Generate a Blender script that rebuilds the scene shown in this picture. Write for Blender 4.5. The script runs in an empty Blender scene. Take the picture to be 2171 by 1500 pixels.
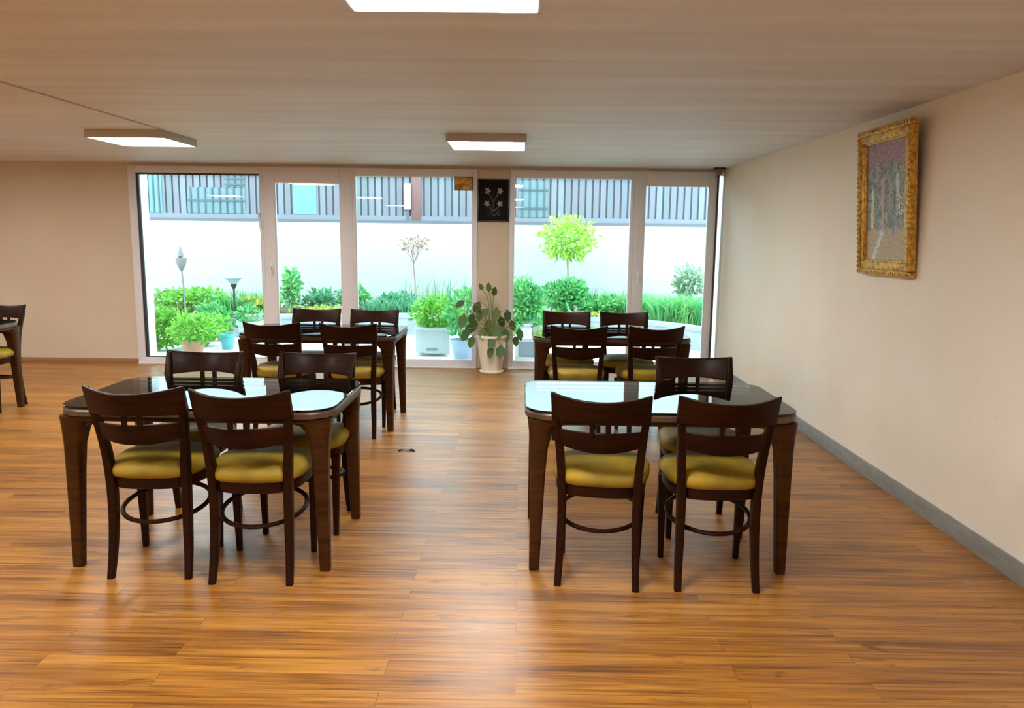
import bpy, bmesh, math, random
from mathutils import Vector, Matrix
S = bpy.context.scene
C = S.collection
PI = math.pi
# ------------------------------------------------------------------ camera
def make_camera(f=1642.5, pitch=.1508, yaw=.0099, roll=.01249, h=1.5):
    cy, sy, cp, sp = math.cos(yaw), math.sin(yaw), math.cos(pitch), math.sin(pitch)
    F = Vector((-sy*cp, cy*cp, -sp)); R = Vector((cy, sy, 0)); U = R.cross(F)
    cr, sr = math.cos(roll), math.sin(roll)
    R2 = cr*R + sr*U; U2 = -sr*R + cr*U
    cd = bpy.data.cameras.new('camera'); co = bpy.data.objects.new('camera', cd); C.objects.link(co)
    cd.sensor_fit = 'HORIZONTAL'; cd.sensor_width = 36; cd.lens = 36*f/2171
    cd.clip_start = .05; cd.clip_end = 200
    m = Matrix((R2, U2, -F)).transposed().to_4x4(); m.translation = Vector((0, 0, h))
    co.matrix_world = m
    S.camera = co
make_camera()
# ------------------------------------------------------------------ world and exposure
SKY = 7.0
w = bpy.data.worlds.new('World'); S.world = w; w.use_nodes = True
nt = w.node_tree; nt.nodes.clear()
wo = nt.nodes.new('ShaderNodeOutputWorld'); bg = nt.nodes.new('ShaderNodeBackground')
tc = nt.nodes.new('ShaderNodeTexCoord'); sx = nt.nodes.new('ShaderNodeSeparateXYZ'); cr_ = nt.nodes.new('ShaderNodeValToRGB')
nt.links.new(tc.outputs['Generated'], sx.inputs[0]); nt.links.new(sx.outputs['Z'], cr_.inputs[0])
cr_.color_ramp.elements[0].position = 0.0; cr_.color_ramp.elements[0].color = (.56, .72, .82, 1)
cr_.color_ramp.elements[1].position = .6; cr_.color_ramp.elements[1].color = (.72, .89, 1.0, 1)
nt.links.new(cr_.outputs[0], bg.inputs[0]); bg.inputs[1].default_value = SKY
nt.links.new(bg.outputs[0], wo.inputs[0])
S.view_settings.view_transform = 'Standard'; S.view_settings.look = 'None'
S.view_settings.exposure = 0.27; S.view_settings.gamma = 1; S.view_settings.use_curve_mapping = False
S.cycles.max_bounces = 10; S.cycles.diffuse_bounces = 5; S.cycles.glossy_bounces = 5
S.cycles.transparent_max_bounces = 24; S.cycles.sample_clamp_indirect = 6
S.cycles.use_denoising = True
LAMP = 39

RX, LX, BY, FY, CZ = 2.24, -7.0, 8.79, -3.6, 2.26      # right wall, far side wall, window wall, wall behind, ceiling

# daylight portals in the window openings
def portal(x0, x1, z0, z1):
    l = bpy.data.lights.new('window_portal', 'AREA'); l.shape = 'RECTANGLE'; l.size = x1-x0; l.size_y = z1-z0
    l.cycles.is_portal = True
    o = bpy.data.objects.new('window_portal', l); C.objects.link(o)
    o.location = ((x0+x1)/2, BY+.06, (z0+z1)/2); o.rotation_euler = (-PI/2, 0, 0)
portal(-4.385, -.52, .05, 2.2); portal(-.11, 2.24, .05, 2.2)

# ------------------------------------------------------------------ materials
M = {}
def mat(name, col, rough=.5, metal=0, spec=.5, coat=0, noise=None, bump=None, trans=0, coatr=.1):
    m = bpy.data.materials.new(name); m.use_nodes = True; n = m.node_tree; b = n.nodes['Principled BSDF']
    b.inputs['Base Color'].default_value = (*col, 1); b.inputs['Roughness'].default_value = rough
    b.inputs['Metallic'].default_value = metal; b.inputs['Specular IOR Level'].default_value = spec
    b.inputs['Coat Weight'].default_value = coat; b.inputs['Coat Roughness'].default_value = coatr
    t = n.nodes.new('ShaderNodeTexCoord')
    if noise:                                   # (scale xyz, colour2, contrast low, high)
        sc, c2, lo, hi = noise
        mp = n.nodes.new('ShaderNodeMapping'); mp.inputs['Scale'].default_value = sc
        nz = n.nodes.new('ShaderNodeTexNoise'); nz.inputs['Scale'].default_value = 1; nz.inputs['Detail'].default_value = 6
        r = n.nodes.new('ShaderNodeValToRGB'); r.color_ramp.elements[0].position = lo; r.color_ramp.elements[1].position = hi
        r.color_ramp.elements[0].color = (*col, 1); r.color_ramp.elements[1].color = (*c2, 1)
        n.links.new(t.outputs['Object'], mp.inputs[0]); n.links.new(mp.outputs[0], nz.inputs[0])
        n.links.new(nz.outputs[0], r.inputs[0]); n.links.new(r.outputs[0], b.inputs['Base Color'])
    if bump:                                    # (scale, strength, distance)
        nb = n.nodes.new('ShaderNodeTexNoise'); nb.inputs['Scale'].default_value = bump[0]; nb.inputs['Detail'].default_value = 4
        bp = n.nodes.new('ShaderNodeBump'); bp.inputs['Strength'].default_value = bump[1]; bp.inputs['Distance'].default_value = bump[2]
        n.links.new(t.outputs['Object'], nb.inputs[0]); n.links.new(nb.outputs[0], bp.inputs['Height']); n.links.new(bp.outputs[0], b.inputs['Normal'])
    M[name] = m
    return m
def leaf_mat(name, cols, translucent=.35):
    m = bpy.data.materials.new(name); m.use_nodes = True; n = m.node_tree; n.nodes.clear()
    o = n.nodes.new('ShaderNodeOutputMaterial'); d = n.nodes.new('ShaderNodeBsdfPrincipled'); tr = n.nodes.new('ShaderNodeBsdfTranslucent')
    mx = n.nodes.new('ShaderNodeMixShader'); mx.inputs[0].default_value = translucent
    g = n.nodes.new('ShaderNodeNewGeometry'); r = n.nodes.new('ShaderNodeValToRGB')
    e = r.color_ramp.elements
    e[0].color = (*cols[0], 1); e[1].color = (*cols[-1], 1)
    for i, c in enumerate(cols[1:-1]):
        q = e.new((i+1)/(len(cols)-1)); q.color = (*c, 1)
    n.links.new(g.outputs['Random Per Island'], r.inputs[0])
    n.links.new(r.outputs[0], d.inputs['Base Color']); n.links.new(r.outputs[0], tr.inputs[0])
    d.inputs['Roughness'].default_value = .5
    n.links.new(d.outputs[0], mx.inputs[1]); n.links.new(tr.outputs[0], mx.inputs[2]); n.links.new(mx.outputs[0], o.inputs[0])
    M[name] = m
def pane_mat(name, tint, ior=1.5, rough=0.0):
    m = bpy.data.materials.new(name); m.use_nodes = True; n = m.node_tree; n.nodes.clear()
    o = n.nodes.new('ShaderNodeOutputMaterial'); t = n.nodes.new('ShaderNodeBsdfTransparent'); g = n.nodes.new('ShaderNodeBsdfGlossy')
    f = n.nodes.new('ShaderNodeFresnel'); f.inputs[0].default_value = ior; mx = n.nodes.new('ShaderNodeMixShader')
    t.inputs[0].default_value = (*tint, 1); g.inputs['Roughness'].default_value = rough
    n.links.new(f.outputs[0], mx.inputs[0]); n.links.new(t.outputs[0], mx.inputs[1]); n.links.new(g.outputs[0], mx.inputs[2]); n.links.new(mx.outputs[0], o.inputs[0])
    M[name] = m
def emit_mat(name, col, s):
    m = bpy.data.materials.new(name); m.use_nodes = True; b = m.node_tree.nodes['Principled BSDF']
    b.inputs['Base Color'].default_value = (.9, .9, .9, 1); b.inputs['Emission Color'].default_value = (*col, 1); b.inputs['Emission Strength'].default_value = s
    M[name] = m
def attr_mat(name, rough=.6):
    m = bpy.data.materials.new(name); m.use_nodes = True; n = m.node_tree; b = n.nodes['Principled BSDF']
    a = n.nodes.new('ShaderNodeAttribute'); a.attribute_name = 'paint'; n.links.new(a.outputs['Color'], b.inputs['Base Color']); b.inputs['Roughness'].default_value = rough
    M[name] = m

def floor_mat():
    m = bpy.data.materials.new('floor_laminate'); m.use_nodes = True; n = m.node_tree; b = n.nodes['Principled BSDF']; L = n.links.new
    t = n.nodes.new('ShaderNodeTexCoord')
    br = n.nodes.new('ShaderNodeTexBrick'); br.offset = .37; br.offset_frequency = 2; br.squash = 1
    br.inputs['Scale'].default_value = 1; br.inputs['Brick Width'].default_value = 1.22; br.inputs['Row Height'].default_value = .095
    br.inputs['Mortar Size'].default_value = .0012; br.inputs['Mortar Smooth'].default_value = .3
    br.inputs['Color1'].default_value = (0, 0, 0, 1); br.inputs['Color2'].default_value = (1, 1, 1, 1); br.inputs['Mortar'].default_value = (.3, .3, .3, 1)
    L(t.outputs['Object'], br.inputs[0])
    # grain stretched along x, shifted per board
    sep = n.nodes.new('ShaderNodeSeparateXYZ'); L(t.outputs['Object'], sep.inputs[0])
    off = n.nodes.new('ShaderNodeMath'); off.operation = 'MULTIPLY_ADD'; off.inputs[1].default_value = 7.3
    L(br.outputs['Color'], off.inputs[0]); L(sep.outputs['X'], off.inputs[2])
    cmb = n.nodes.new('ShaderNodeCombineXYZ'); L(off.outputs[0], cmb.inputs['X']); L(sep.outputs['Y'], cmb.inputs['Y'])
    def nz(sx_, sy_, det, dist=0, rough=.6):
        mp = n.nodes.new('ShaderNodeMapping'); mp.inputs['Scale'].default_value = (sx_, sy_, 1); L(cmb.outputs[0], mp.inputs[0])
        q = n.nodes.new('ShaderNodeTexNoise'); q.inputs['Scale'].default_value = 1; q.inputs['Detail'].default_value = det
        q.inputs['Distortion'].default_value = dist; q.inputs['Roughness'].default_value = rough
        L(mp.outputs[0], q.inputs[0]); return q
    a = nz(1.3, 26, 5, .6); c = nz(2.6, 100, 5, .4); k = nz(3.5, 14, 3, 1.2)
    r = n.nodes.new('ShaderNodeValToRGB'); e = r.color_ramp.elements
    e[0].position = .34; e[0].color = (.10, .036, .007, 1); e[1].position = .66; e[1].color = (.56, .265, .042, 1)
    q = e.new(.44); q.color = (.26, .10, .016, 1); q = e.new(.53); q.color = (.40, .17, .026, 1)
    sm = n.nodes.new('ShaderNodeMath'); sm.operation = 'MULTIPLY_ADD'; sm.inputs[1].default_value = .5
    L(c.outputs[0], sm.inputs[0])
    hf = n.nodes.new('ShaderNodeMath'); hf.operation = 'MULTIPLY'; hf.inputs[1].default_value = .5; L(a.outputs[0], hf.inputs[0]); L(hf.outputs[0], sm.inputs[2])
    ad = n.nodes.new('ShaderNodeMath'); ad.operation = 'MULTIPLY_ADD'; ad.inputs[1].default_value = .10; L(br.outputs['Color'], ad.inputs[0])
    sb = n.nodes.new('ShaderNodeMath'); sb.operation = 'SUBTRACT'; sb.inputs[1].default_value = .05; L(sm.outputs[0], sb.inputs[0]); L(sb.outputs[0], ad.inputs[2])
    L(ad.outputs[0], r.inputs[0])
    # knots / darker streaks
    kr = n.nodes.new('ShaderNodeValToRGB'); kr.color_ramp.elements[0].position = .62; kr.color_ramp.elements[1].position = .74
    kr.color_ramp.elements[0].color = (1, 1, 1, 1); kr.color_ramp.elements[1].color = (.55, .45, .42, 1); L(k.outputs[0], kr.inputs[0])
    mu = n.nodes.new('ShaderNodeMix'); mu.data_type = 'RGBA'; mu.blend_type = 'MULTIPLY'; mu.inputs[0].default_value = 1
    L(r.outputs[0], mu.inputs[6]); L(kr.outputs[0], mu.inputs[7])
    m2 = n.nodes.new('ShaderNodeMix'); m2.data_type = 'RGBA'; m2.blend_type = 'MIX'; L(br.outputs['Fac'], m2.inputs[0])
    m2.inputs[7].default_value = (.16, .06, .018, 1); L(mu.outputs[2], m2.inputs[6])
    L(m2.outputs[2], b.inputs['Base Color'])
    rr = n.nodes.new('ShaderNodeMapRange'); rr.inputs[3].default_value = .27; rr.inputs[4].default_value = .46; L(a.outputs[0], rr.inputs[0]); L(rr.outputs[0], b.inputs['Roughness'])
    bp = n.nodes.new('ShaderNodeBump'); bp.inputs['Strength'].default_value = .25; bp.inputs['Distance'].default_value = .002
    L(sm.outputs[0], bp.inputs['Height']); L(bp.outputs[0], b.inputs['Normal'])
    b.inputs['Specular IOR Level'].default_value = .6
    M['floor'] = m
floor_mat()
mat('wall', (.91, .86, .755), .75, noise=((1.5, 1.5, 1.5), (.89, .82, .70), .35, .65), bump=(55, .45, .006))
mat('wall_shaded', (.63, .535, .415), .8, noise=((1.5, 1.5, 1.5), (.60, .50, .38), .35, .65), bump=(55, .35, .004))  # same plaster as the cream wall, its backlit shade mixed into the colour
mat('ceiling', (.74, .745, .765), .6, noise=((.5, 7, 1), (.65, .645, .655), .35, .65), bump=(20, .08, .004))
mat('baseboard_grey', (.23, .235, .22), .5, noise=((30, 8, 30), (.30, .30, .275), .4, .7))
mat('baseboard_brown', (.30, .16, .07), .5)
mat('upvc', (.72, .73, .77), .45, bump=(8, .03, .002))
mat('upvc_pale', (.84, .86, .86), .4)
mat('gasket', (.035, .035, .04), .5)
mat('seam', (.46, .42, .38), .8)
mat('wood_dark', (.026, .0062, .0016), .42, spec=.12, noise=((6, 6, 60), (.012, .003, .001), .35, .7), coat=.02, coatr=.2)
mat('wood_table', (.066, .023, .004), .42, spec=.15, noise=((7, 7, 40), (.028, .009, .002), .35, .7), coat=.06, coatr=.2)
mat('wood_top', (.10, .055, .030), .4, noise=((3, 40, 3), (.055, .03, .017), .35, .7))
mat('cushion', (.36, .235, .016), .6, spec=.3, noise=((9, 9, 9), (.20, .14, .018), .35, .7), bump=(220, .2, .001))
mat('white_metal', (.78, .78, .78), .4)
mat('lamp_body', (.50, .48, .46), .5)
mat('gold', (.78, .46, .08), .38, metal=.5, noise=((45, 45, 45), (.34, .16, .025), .4, .65), bump=(90, .9, .006))
mat('gold_plain', (.60, .36, .08), .4, metal=.5)
mat('frame_back', (.10, .055, .02), .6)
mat('black_frame', (.012, .009, .009), .35)
mat('amber', (.72, .34, .02), .4, noise=((9, 9, 20), (.26, .10, .01), .42, .6))
mat('ceramic', (.80, .74, .60), .35, bump=(12, .1, .004))
mat('soil', (.10, .06, .035), .9, bump=(30, .6, .02))
mat('garden_wall', (.44, .44, .42), .85, noise=((.7, .7, .7), (.44, .42, .365), .4, .65), bump=(30, .1, .004))
mat('paving', (.70, .70, .69), .8, noise=((2, 2, 2), (.60, .60, .58), .4, .65))
mat('kerb', (.34, .36, .40), .7, noise=((6, 6, 6), (.27, .29, .34), .4, .65))
mat('coping', (.10, .105, .12), .6)
mat('siding_ledge', (.17, .172, .205), .6)
mat('siding_back', (.115, .12, .14), .8)
leaf_mat('siding', [(.135, .145, .175), (.17, .15, .178), (.13, .15, .165), (.19, .195, .22), (.155, .14, .165)], 0)
mat('blue_panel', (.13, .28, .35), .4)
mat('window_dark', (.12, .17, .18), .3)
mat('window_teal', (.13, .20, .22), .4)
mat('window_bars', (.06, .09, .10), .5)
mat('red_post', (.17, .075, .07), .6)
mat('pale_box', (.40, .38, .32), .5)
mat('terracotta', (.52, .27, .17), .8)
mat('teal_pot', (.08, .40, .44), .35)
mat('blue_pot', (.30, .42, .56), .35)
mat('white_pot', (.52, .57, .57), .5)
mat('grey_glass', (.22, .27, .33), .25)
mat('black_iron', (.03, .04, .04), .5)
mat('grey_iron', (.20, .175, .18), .7)
mat('shade_blue', (.36, .60, .66), .4)
mat('rim_blue', (.05, .32, .48), .4)
mat('trunk', (.35, .30, .20), .8)
mat('twig', (.24, .15, .12), .8)
mat('stem_green', (.20, .26, .07), .6)
leaf_mat('leaf_bright', [(.10, .38, .05), (.22, .56, .07), (.35, .68, .12), (.07, .28, .05)])
leaf_mat('leaf_mid', [(.06, .33, .10), (.12, .46, .15), (.24, .58, .16), (.05, .24, .09)])
leaf_mat('leaf_teal', [(.05, .25, .13), (.10, .36, .18), (.18, .44, .22)])
leaf_mat('leaf_yellow', [(.30, .56, .05), (.40, .66, .08), (.52, .74, .20), (.26, .50, .06)], .4)
leaf_mat('leaf_pale', [(.30, .42, .30), (.45, .55, .40), (.22, .38, .22)])
leaf_mat('leaf_house', [(.03, .09, .012), (.05, .13, .02), (.12, .17, .015), (.015, .055, .012)], .2)
leaf_mat('leaf_red', [(.28, .13, .09), (.36, .22, .14), (.25, .19, .07)])
leaf_mat('petal', [(.62, .50, .05), (.58, .42, .08), (.65, .56, .2)])
pane_mat('glass', (.90, .97, .965), 1.45)
pane_mat('table_glass', (.80, .90, .86), 1.8)
emit_mat('diffuser', (1.0, .975, .93), LAMP)
attr_mat('painting', .55)
attr_mat('black_canvas', .7); M['black_canvas'].node_tree.nodes['Principled BSDF'].inputs['Specular IOR Level'].default_value = .1

# ------------------------------------------------------------------ mesh helpers
def link(name, verts, faces, m, parent=None, smooth=35):
    me = bpy.data.meshes.new(name); me.from_pydata([tuple(v) for v in verts], [], faces); me.update()
    if smooth:
        me.shade_smooth() if hasattr(me, 'shade_smooth') else None
        me.set_sharp_from_angle(angle=math.radians(smooth))
    me.materials.append(M[m] if isinstance(m, str) else m)
    o = bpy.data.objects.new(name, me); C.objects.link(o)
    if parent: o.parent = parent
    return o
class MB:
    def __init__(s): s.v = []; s.f = []
    def add(s, v, f):
        k = len(s.v); s.v += [tuple(p) for p in v]; s.f += [tuple(i+k for i in q) for q in f]
    def box(s, x0, x1, y0, y1, z0, z1):
        v = [(x, y, z) for z in (z0, z1) for y in (y0, y1) for x in (x0, x1)]
        s.add(v, [(0, 2, 3, 1), (4, 5, 7, 6), (0, 1, 5, 4), (2, 6, 7, 3), (0, 4, 6, 2), (1, 3, 7, 5)])
    def bbox(s, x0, x1, y0, y1, z0, z1, r=.004):        # box with chamfered edges
        bm = bmesh.new(); bmesh.ops.create_cube(bm, size=1)
        for v in bm.verts: v.co = Vector(((x0+x1)/2+v.co.x*(x1-x0), (y0+y1)/2+v.co.y*(y1-y0), (z0+z1)/2+v.co.z*(z1-z0)))
        bmesh.ops.bevel(bm, geom=bm.edges[:], offset=r, segments=2, affect='EDGES', profile=.5)
        bm.verts.index_update(); s.add([v.co.copy() for v in bm.verts], [[v.index for v in f.verts] for f in bm.faces]); bm.free()
    def loft(s, secs, cap=True, closed=False):
        n = len(secs[0]); v = [p for q in secs for p in q]; f = []
        m = len(secs)
        for i in range(m if closed else m-1):
            for j in range(n):
                a = i*n+j; b = i*n+(j+1) % n; c = ((i+1) % m)*n+(j+1) % n; d = ((i+1) % m)*n+j
                f.append((a, b, c, d))
        if cap and not closed: f.append(tuple(reversed(range(n)))); f.append(tuple(range((m-1)*n, m*n)))
        s.add(v, f)
    def tube(s, pts, r, n=8, closed=False):
        pts = [Vector(p) for p in pts]; secs = []; m = len(pts)
        up = Vector((0, 0, 1))
        for i, p in enumerate(pts):
            a = pts[(i-1) % m] if (closed or i > 0) else p; b = pts[(i+1) % m] if (closed or i < m-1) else p
            t = (b-a).normalized(); u = t.cross(up)
            if u.length < .05: u = t.cross(Vector((0, 1, 0)))
            u.normalize(); w_ = u.cross(t); rr = r[i] if isinstance(r, (list, tuple)) else r
            secs.append([p+u*math.cos(2*PI*k/n)*rr+w_*math.sin(2*PI*k/n)*rr for k in range(n)])
        s.loft(secs, closed=closed)
    def lathe(s, prof, n=32, c=(0, 0, 0)):
        secs = [[(c[0]+r*math.cos(2*PI*k/n), c[1]+r*math.sin(2*PI*k/n), c[2]+z) for k in range(n)] for r, z in prof]
        s.loft(secs)
    def build(s, name, m, parent=None, smooth=35): return link(name, s.v, s.f, m, parent, smooth)
def rrect(w_, d, r, k=3):
    out = []
    for (cx, cy, a0) in ((w_/2-r, d/2-r, 0), (-w_/2+r, d/2-r, PI/2), (-w_/2+r, -d/2+r, PI), (w_/2-r, -d/2+r, 3*PI/2)):
        for i in range(k+1):
            a = a0+PI/2*i/k; out.append((cx+r*math.cos(a), cy+r*math.sin(a)))
    return out
def spline(pts, n=6):
    out = []; P = [Vector(p) for p in pts]; P = [2*P[0]-P[1]]+P+[2*P[-1]-P[-2]]
    for i in range(1, len(P)-2):
        for k in range(n):
            t = k/n; a, b, c, d = P[i-1:i+3]
            out.append(.5*((2*b)+(c-a)*t+(2*a-5*b+4*c-d)*t*t+(3*b-a-3*c+d)*t**3))
    out.append(P[-2]); return out
def thing(name, label, cat, loc=(0, 0, 0), rz=0, group=None, kind=None):
    o = bpy.data.objects.new(name, None); C.objects.link(o); o.empty_display_size = .1
    o.location = loc; o.rotation_euler = (0, 0, rz); o['label'] = label; o['category'] = cat
    if group: o['group'] = group
    if kind: o['kind'] = kind
    return o
def tag(o, label, cat, group=None, kind=None):
    o['label'] = label; o['category'] = cat
    if group: o['group'] = group
    if kind: o['kind'] = kind
    return o
def struct(o, label=None, cat=None):
    o['kind'] = 'structure'
    if label: o['label'] = label; o['category'] = cat
    return o
def copy_tree(o, parent=None):
    c = o.copy(); C.objects.link(c); c.parent = parent
    for ch in [q for q in bpy.data.objects if q.parent == o]: copy_tree(ch, c)
    return c

# ------------------------------------------------------------------ room shell
b = MB(); b.box(LX, RX, FY, BY+.02, -.1, 0)
struct(b.build('floor', 'floor', smooth=0), 'orange-brown laminate floor with dark grain streaks running across the room', 'floor')
b = MB(); b.box(LX, RX, FY, BY+.02, CZ, CZ+.2)
struct(b.build('ceiling', 'ceiling', smooth=0), 'flat tan ceiling, pale grey-blue near the windows', 'ceiling')
b = MB(); b.box(RX, RX+.2, FY-.2, BY+.24, -.1, CZ+.2)
struct(b.build('wall_right', 'wall', smooth=0), 'rough cream plaster wall carrying the gold-framed painting', 'wall')
b = MB(); b.box(LX-.2, LX, FY-.2, BY+.24, -.1, CZ+.2)
struct(b.build('wall_left', 'wall_shaded', smooth=0), 'plaster wall at the far side of the room', 'wall')
b = MB(); b.box(LX, RX, FY-.2, FY, -.1, CZ+.2)
struct(b.build('wall_front', 'wall', smooth=0), 'cream plaster wall behind the viewer', 'wall')
b = MB(); b.box(LX, -4.385, BY, BY+.24, -.1, CZ+.2)
struct(b.build('wall_back', 'wall_shaded', smooth=0), 'plaster wall beside the window row, backlit shade put into its tan colour', 'wall')
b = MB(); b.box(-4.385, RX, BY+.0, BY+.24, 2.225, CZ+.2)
struct(b.build('wall_lintel', 'wall_shaded', smooth=0), 'narrow strip of wall above the window row, coloured tan for its backlit shade', 'wall')
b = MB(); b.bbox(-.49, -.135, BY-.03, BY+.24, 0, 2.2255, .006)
struct(b.build('wall_pillar', 'wall_shaded'), 'plaster pillar between the two groups of windows, its backlit shade painted tan', 'wall')
b = MB(); b.box(-4.47, -4.385, BY, BY+.24, -.1, -.099)
b = MB(); b.bbox(RX-.015, RX, FY, BY, 0, .10, .003)
struct(b.build('baseboard_right', 'baseboard_grey'), 'grey baseboard along the cream wall', 'baseboard')
b = MB(); b.bbox(LX, -4.40, BY-.012, BY, 0, .05, .003)
struct(b.build('baseboard_back', 'baseboard_brown'), 'thin brown baseboard beside the window row', 'baseboard')
b = MB(); b.box(-2.722, -2.710, FY, 6.0, CZ-.004, CZ); b.box(-2.704, -2.697, FY, 6.0, CZ-.005, CZ)
struct(b.build('trim_1', 'seam', smooth=0), 'thin joint strip running along the ceiling towards the windows', 'trim')

# ------------------------------------------------------------------ window row
F0, F1 = BY-.035, BY+.035
def ring(b, x0, x1, z0, z1, t, y0=F0, y1=F1, r=.004):
    l, rr, bo, to = t
    b.bbox(x0, x0+l, y0, y1, z0, z1, r); b.bbox(x1-rr, x1, y0, y1, z0, z1, r)
    if bo: b.bbox(x0+l, x1-rr, y0, y1, z0, z0+bo, r)
    if to: b.bbox(x0+l, x1-rr, y0, y1, z1-to, z1, r)
def wnd(name, label, x0, x1, t, z1=2.225, gasket=False, cat='window', z0=0, m='upvc'):
    r = thing(name, label, cat, (0, 0, 0), kind='structure')
    b = MB(); ring(b, x0, x1, z0, z1, t); b.build('window_frame' if cat == 'window' else 'door_frame', m, r)
    l, rr, bo, to = t
    b = MB(); b.box(x0+l-.004, x1-rr+.004, BY-.003, BY+.003, z0+bo-.004, z1-to+.004); b.build('pane', 'glass', r, 0)
    b = MB(); g = .028 if gasket else .008
    ring(b, x0+l-.001, x1-rr+.001, z0+bo-.001, z1-to+.001, (g if gasket else .008, .008, .008, g*.7 if gasket else .008), BY-.02, BY+.02, .002)
    b.build('gasket', 'gasket' if gasket else 'upvc_pale', r)
    return r
wnd('window_1', 'tall fixed window nearest the backlit side wall, dark edge strip at its top', -4.384, -2.885, (.085, .035, .075, .075), gasket=True)
d = wnd('door_1', 'glazed door between the two wide windows, small handle on its stile', -2.885, -1.885, (.13, .14, .09, .165), cat='door')
def handle(r, x, z):
    b = MB(); b.bbox(x-.018, x+.018, F0-.012, F0, z-.07, z+.07, .004); b.build('handle_plate', 'upvc_pale', r)
    b = MB(); b.tube([(x, F0-.01, z+.03), (x, F0-.05, z+.03), (x+.01, F0-.055, z+.02), (x+.012, F0-.055, z-.08)], .009, 8); b.build('handle', 'upvc_pale', r)
handle(d, -2.81, 1.10)
b = MB(); b.tube([(-2.93, F0-.02, 1.72), (-2.915, F0-.03, 1.60), (-2.90, F0-.02, 1.48)], .012, 8); b.build('hinge', 'upvc_pale', d)
wnd('window_3', 'wide fixed window beside the pillar, amber plaque in its upper corner', -1.885, -.491, (.03, .055, .085, .08))
wnd('window_4', 'wide fixed window beside the pillar, yellow-green tree behind it', -.134, 1.25, (.05, .035, .085, .085))
d = wnd('door_2', 'glazed door closest to the cream wall, small handle on its stile', 1.25, 2.155, (.12, .08, .09, .155), cat='door')
handle(d, 1.315, 1.06)
b = MB(); b.bbox(2.155, 2.17, F0-.012, F1, 0, 2.225, .002); struct(b.build('trim_2', 'gasket'), 'thin black vertical strip at the edge of the last glazed door', 'trim')
wnd('window_5', 'sliver of window between the black strip and the cream wall', 2.17, 2.239, (.006, .006, .05, .03), m='upvc_pale')
b = MB(); b.bbox(-4.38, -.5, BY-.06, BY+.1, 0, .012, .003); struct(b.build('trim_3', 'upvc_pale'), 'pale threshold under the windows and door beside the backlit wall', 'threshold')
b = MB(); b.bbox(-.13, 2.235, BY-.06, BY+.1, 0, .012, .003); struct(b.build('trim_4', 'upvc_pale'), 'pale threshold under the window and door beside the cream wall', 'threshold')

b = MB(); b.bbox(-4.383, -4.298, BY+.037, BY+.245, -.01, 2.22, .004); struct(b.build('trim_5', 'upvc_pale'), 'white outer reveal at the edge of the first window', 'trim')
# ------------------------------------------------------------------ ceiling lights
def ceiling_light(x, y, label):
    r = thing('ceiling_light', label, 'ceiling light', (x, y, CZ), group='square ceiling light panels')
    h = .058; a = .305
    b = MB(); b.bbox(-a, a, -a, -a+.014, -h, 0, .003); b.bbox(-a, a, a-.014, a, -h, 0, .003); b.bbox(-a, -a+.014, -a+.014, a-.014, -h, 0, .003); b.bbox(a-.014, a, -a+.014, a-.014, -h, 0, .003)
    b.box(-a+.01, a-.01, -a+.01, a-.01, -.01, 0)
    b.build('lamp_housing', 'lamp_body', r)
    b = MB(); b.bbox(-a+.0145, a-.0145, -a+.0145, a-.0145, -h+.001, -h+.012, .002); b.build('diffuser', 'diffuser', r)
ceiling_light(-.25, 2.31, 'large bright ceiling panel cut off by the top of the picture')
ceiling_light(-.275, 6.33, 'square ceiling light in front of the pillar')
ceiling_light(-3.02, 6.32, 'square ceiling light near the backlit wall')
ceiling_light(-3.02, 2.31, 'added unseen fill panel on the ceiling above the open floor')  # extra out-of-view panel continuing the grid, added for fill
ceiling_light(-5.77, 6.32, 'unseen ceiling panel added above the cut-off table to brighten the side wall')  # added out of view to lift the dim wall by the windows
ceiling_light(-5.77, 2.31, 'unseen ceiling panel added far from the cream wall to brighten that side')  # its out-of-view partner, added to brighten the same side
ceiling_light(-.25, -1.7, 'added fill panel on the unseen ceiling behind the viewer, in line with the pillar')  # unseen, put behind the camera as fill light
ceiling_light(-3.02, -1.7, 'added fill panel on the unseen ceiling behind the viewer, further from the cream wall')  # second added fill behind the camera, never in view

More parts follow.
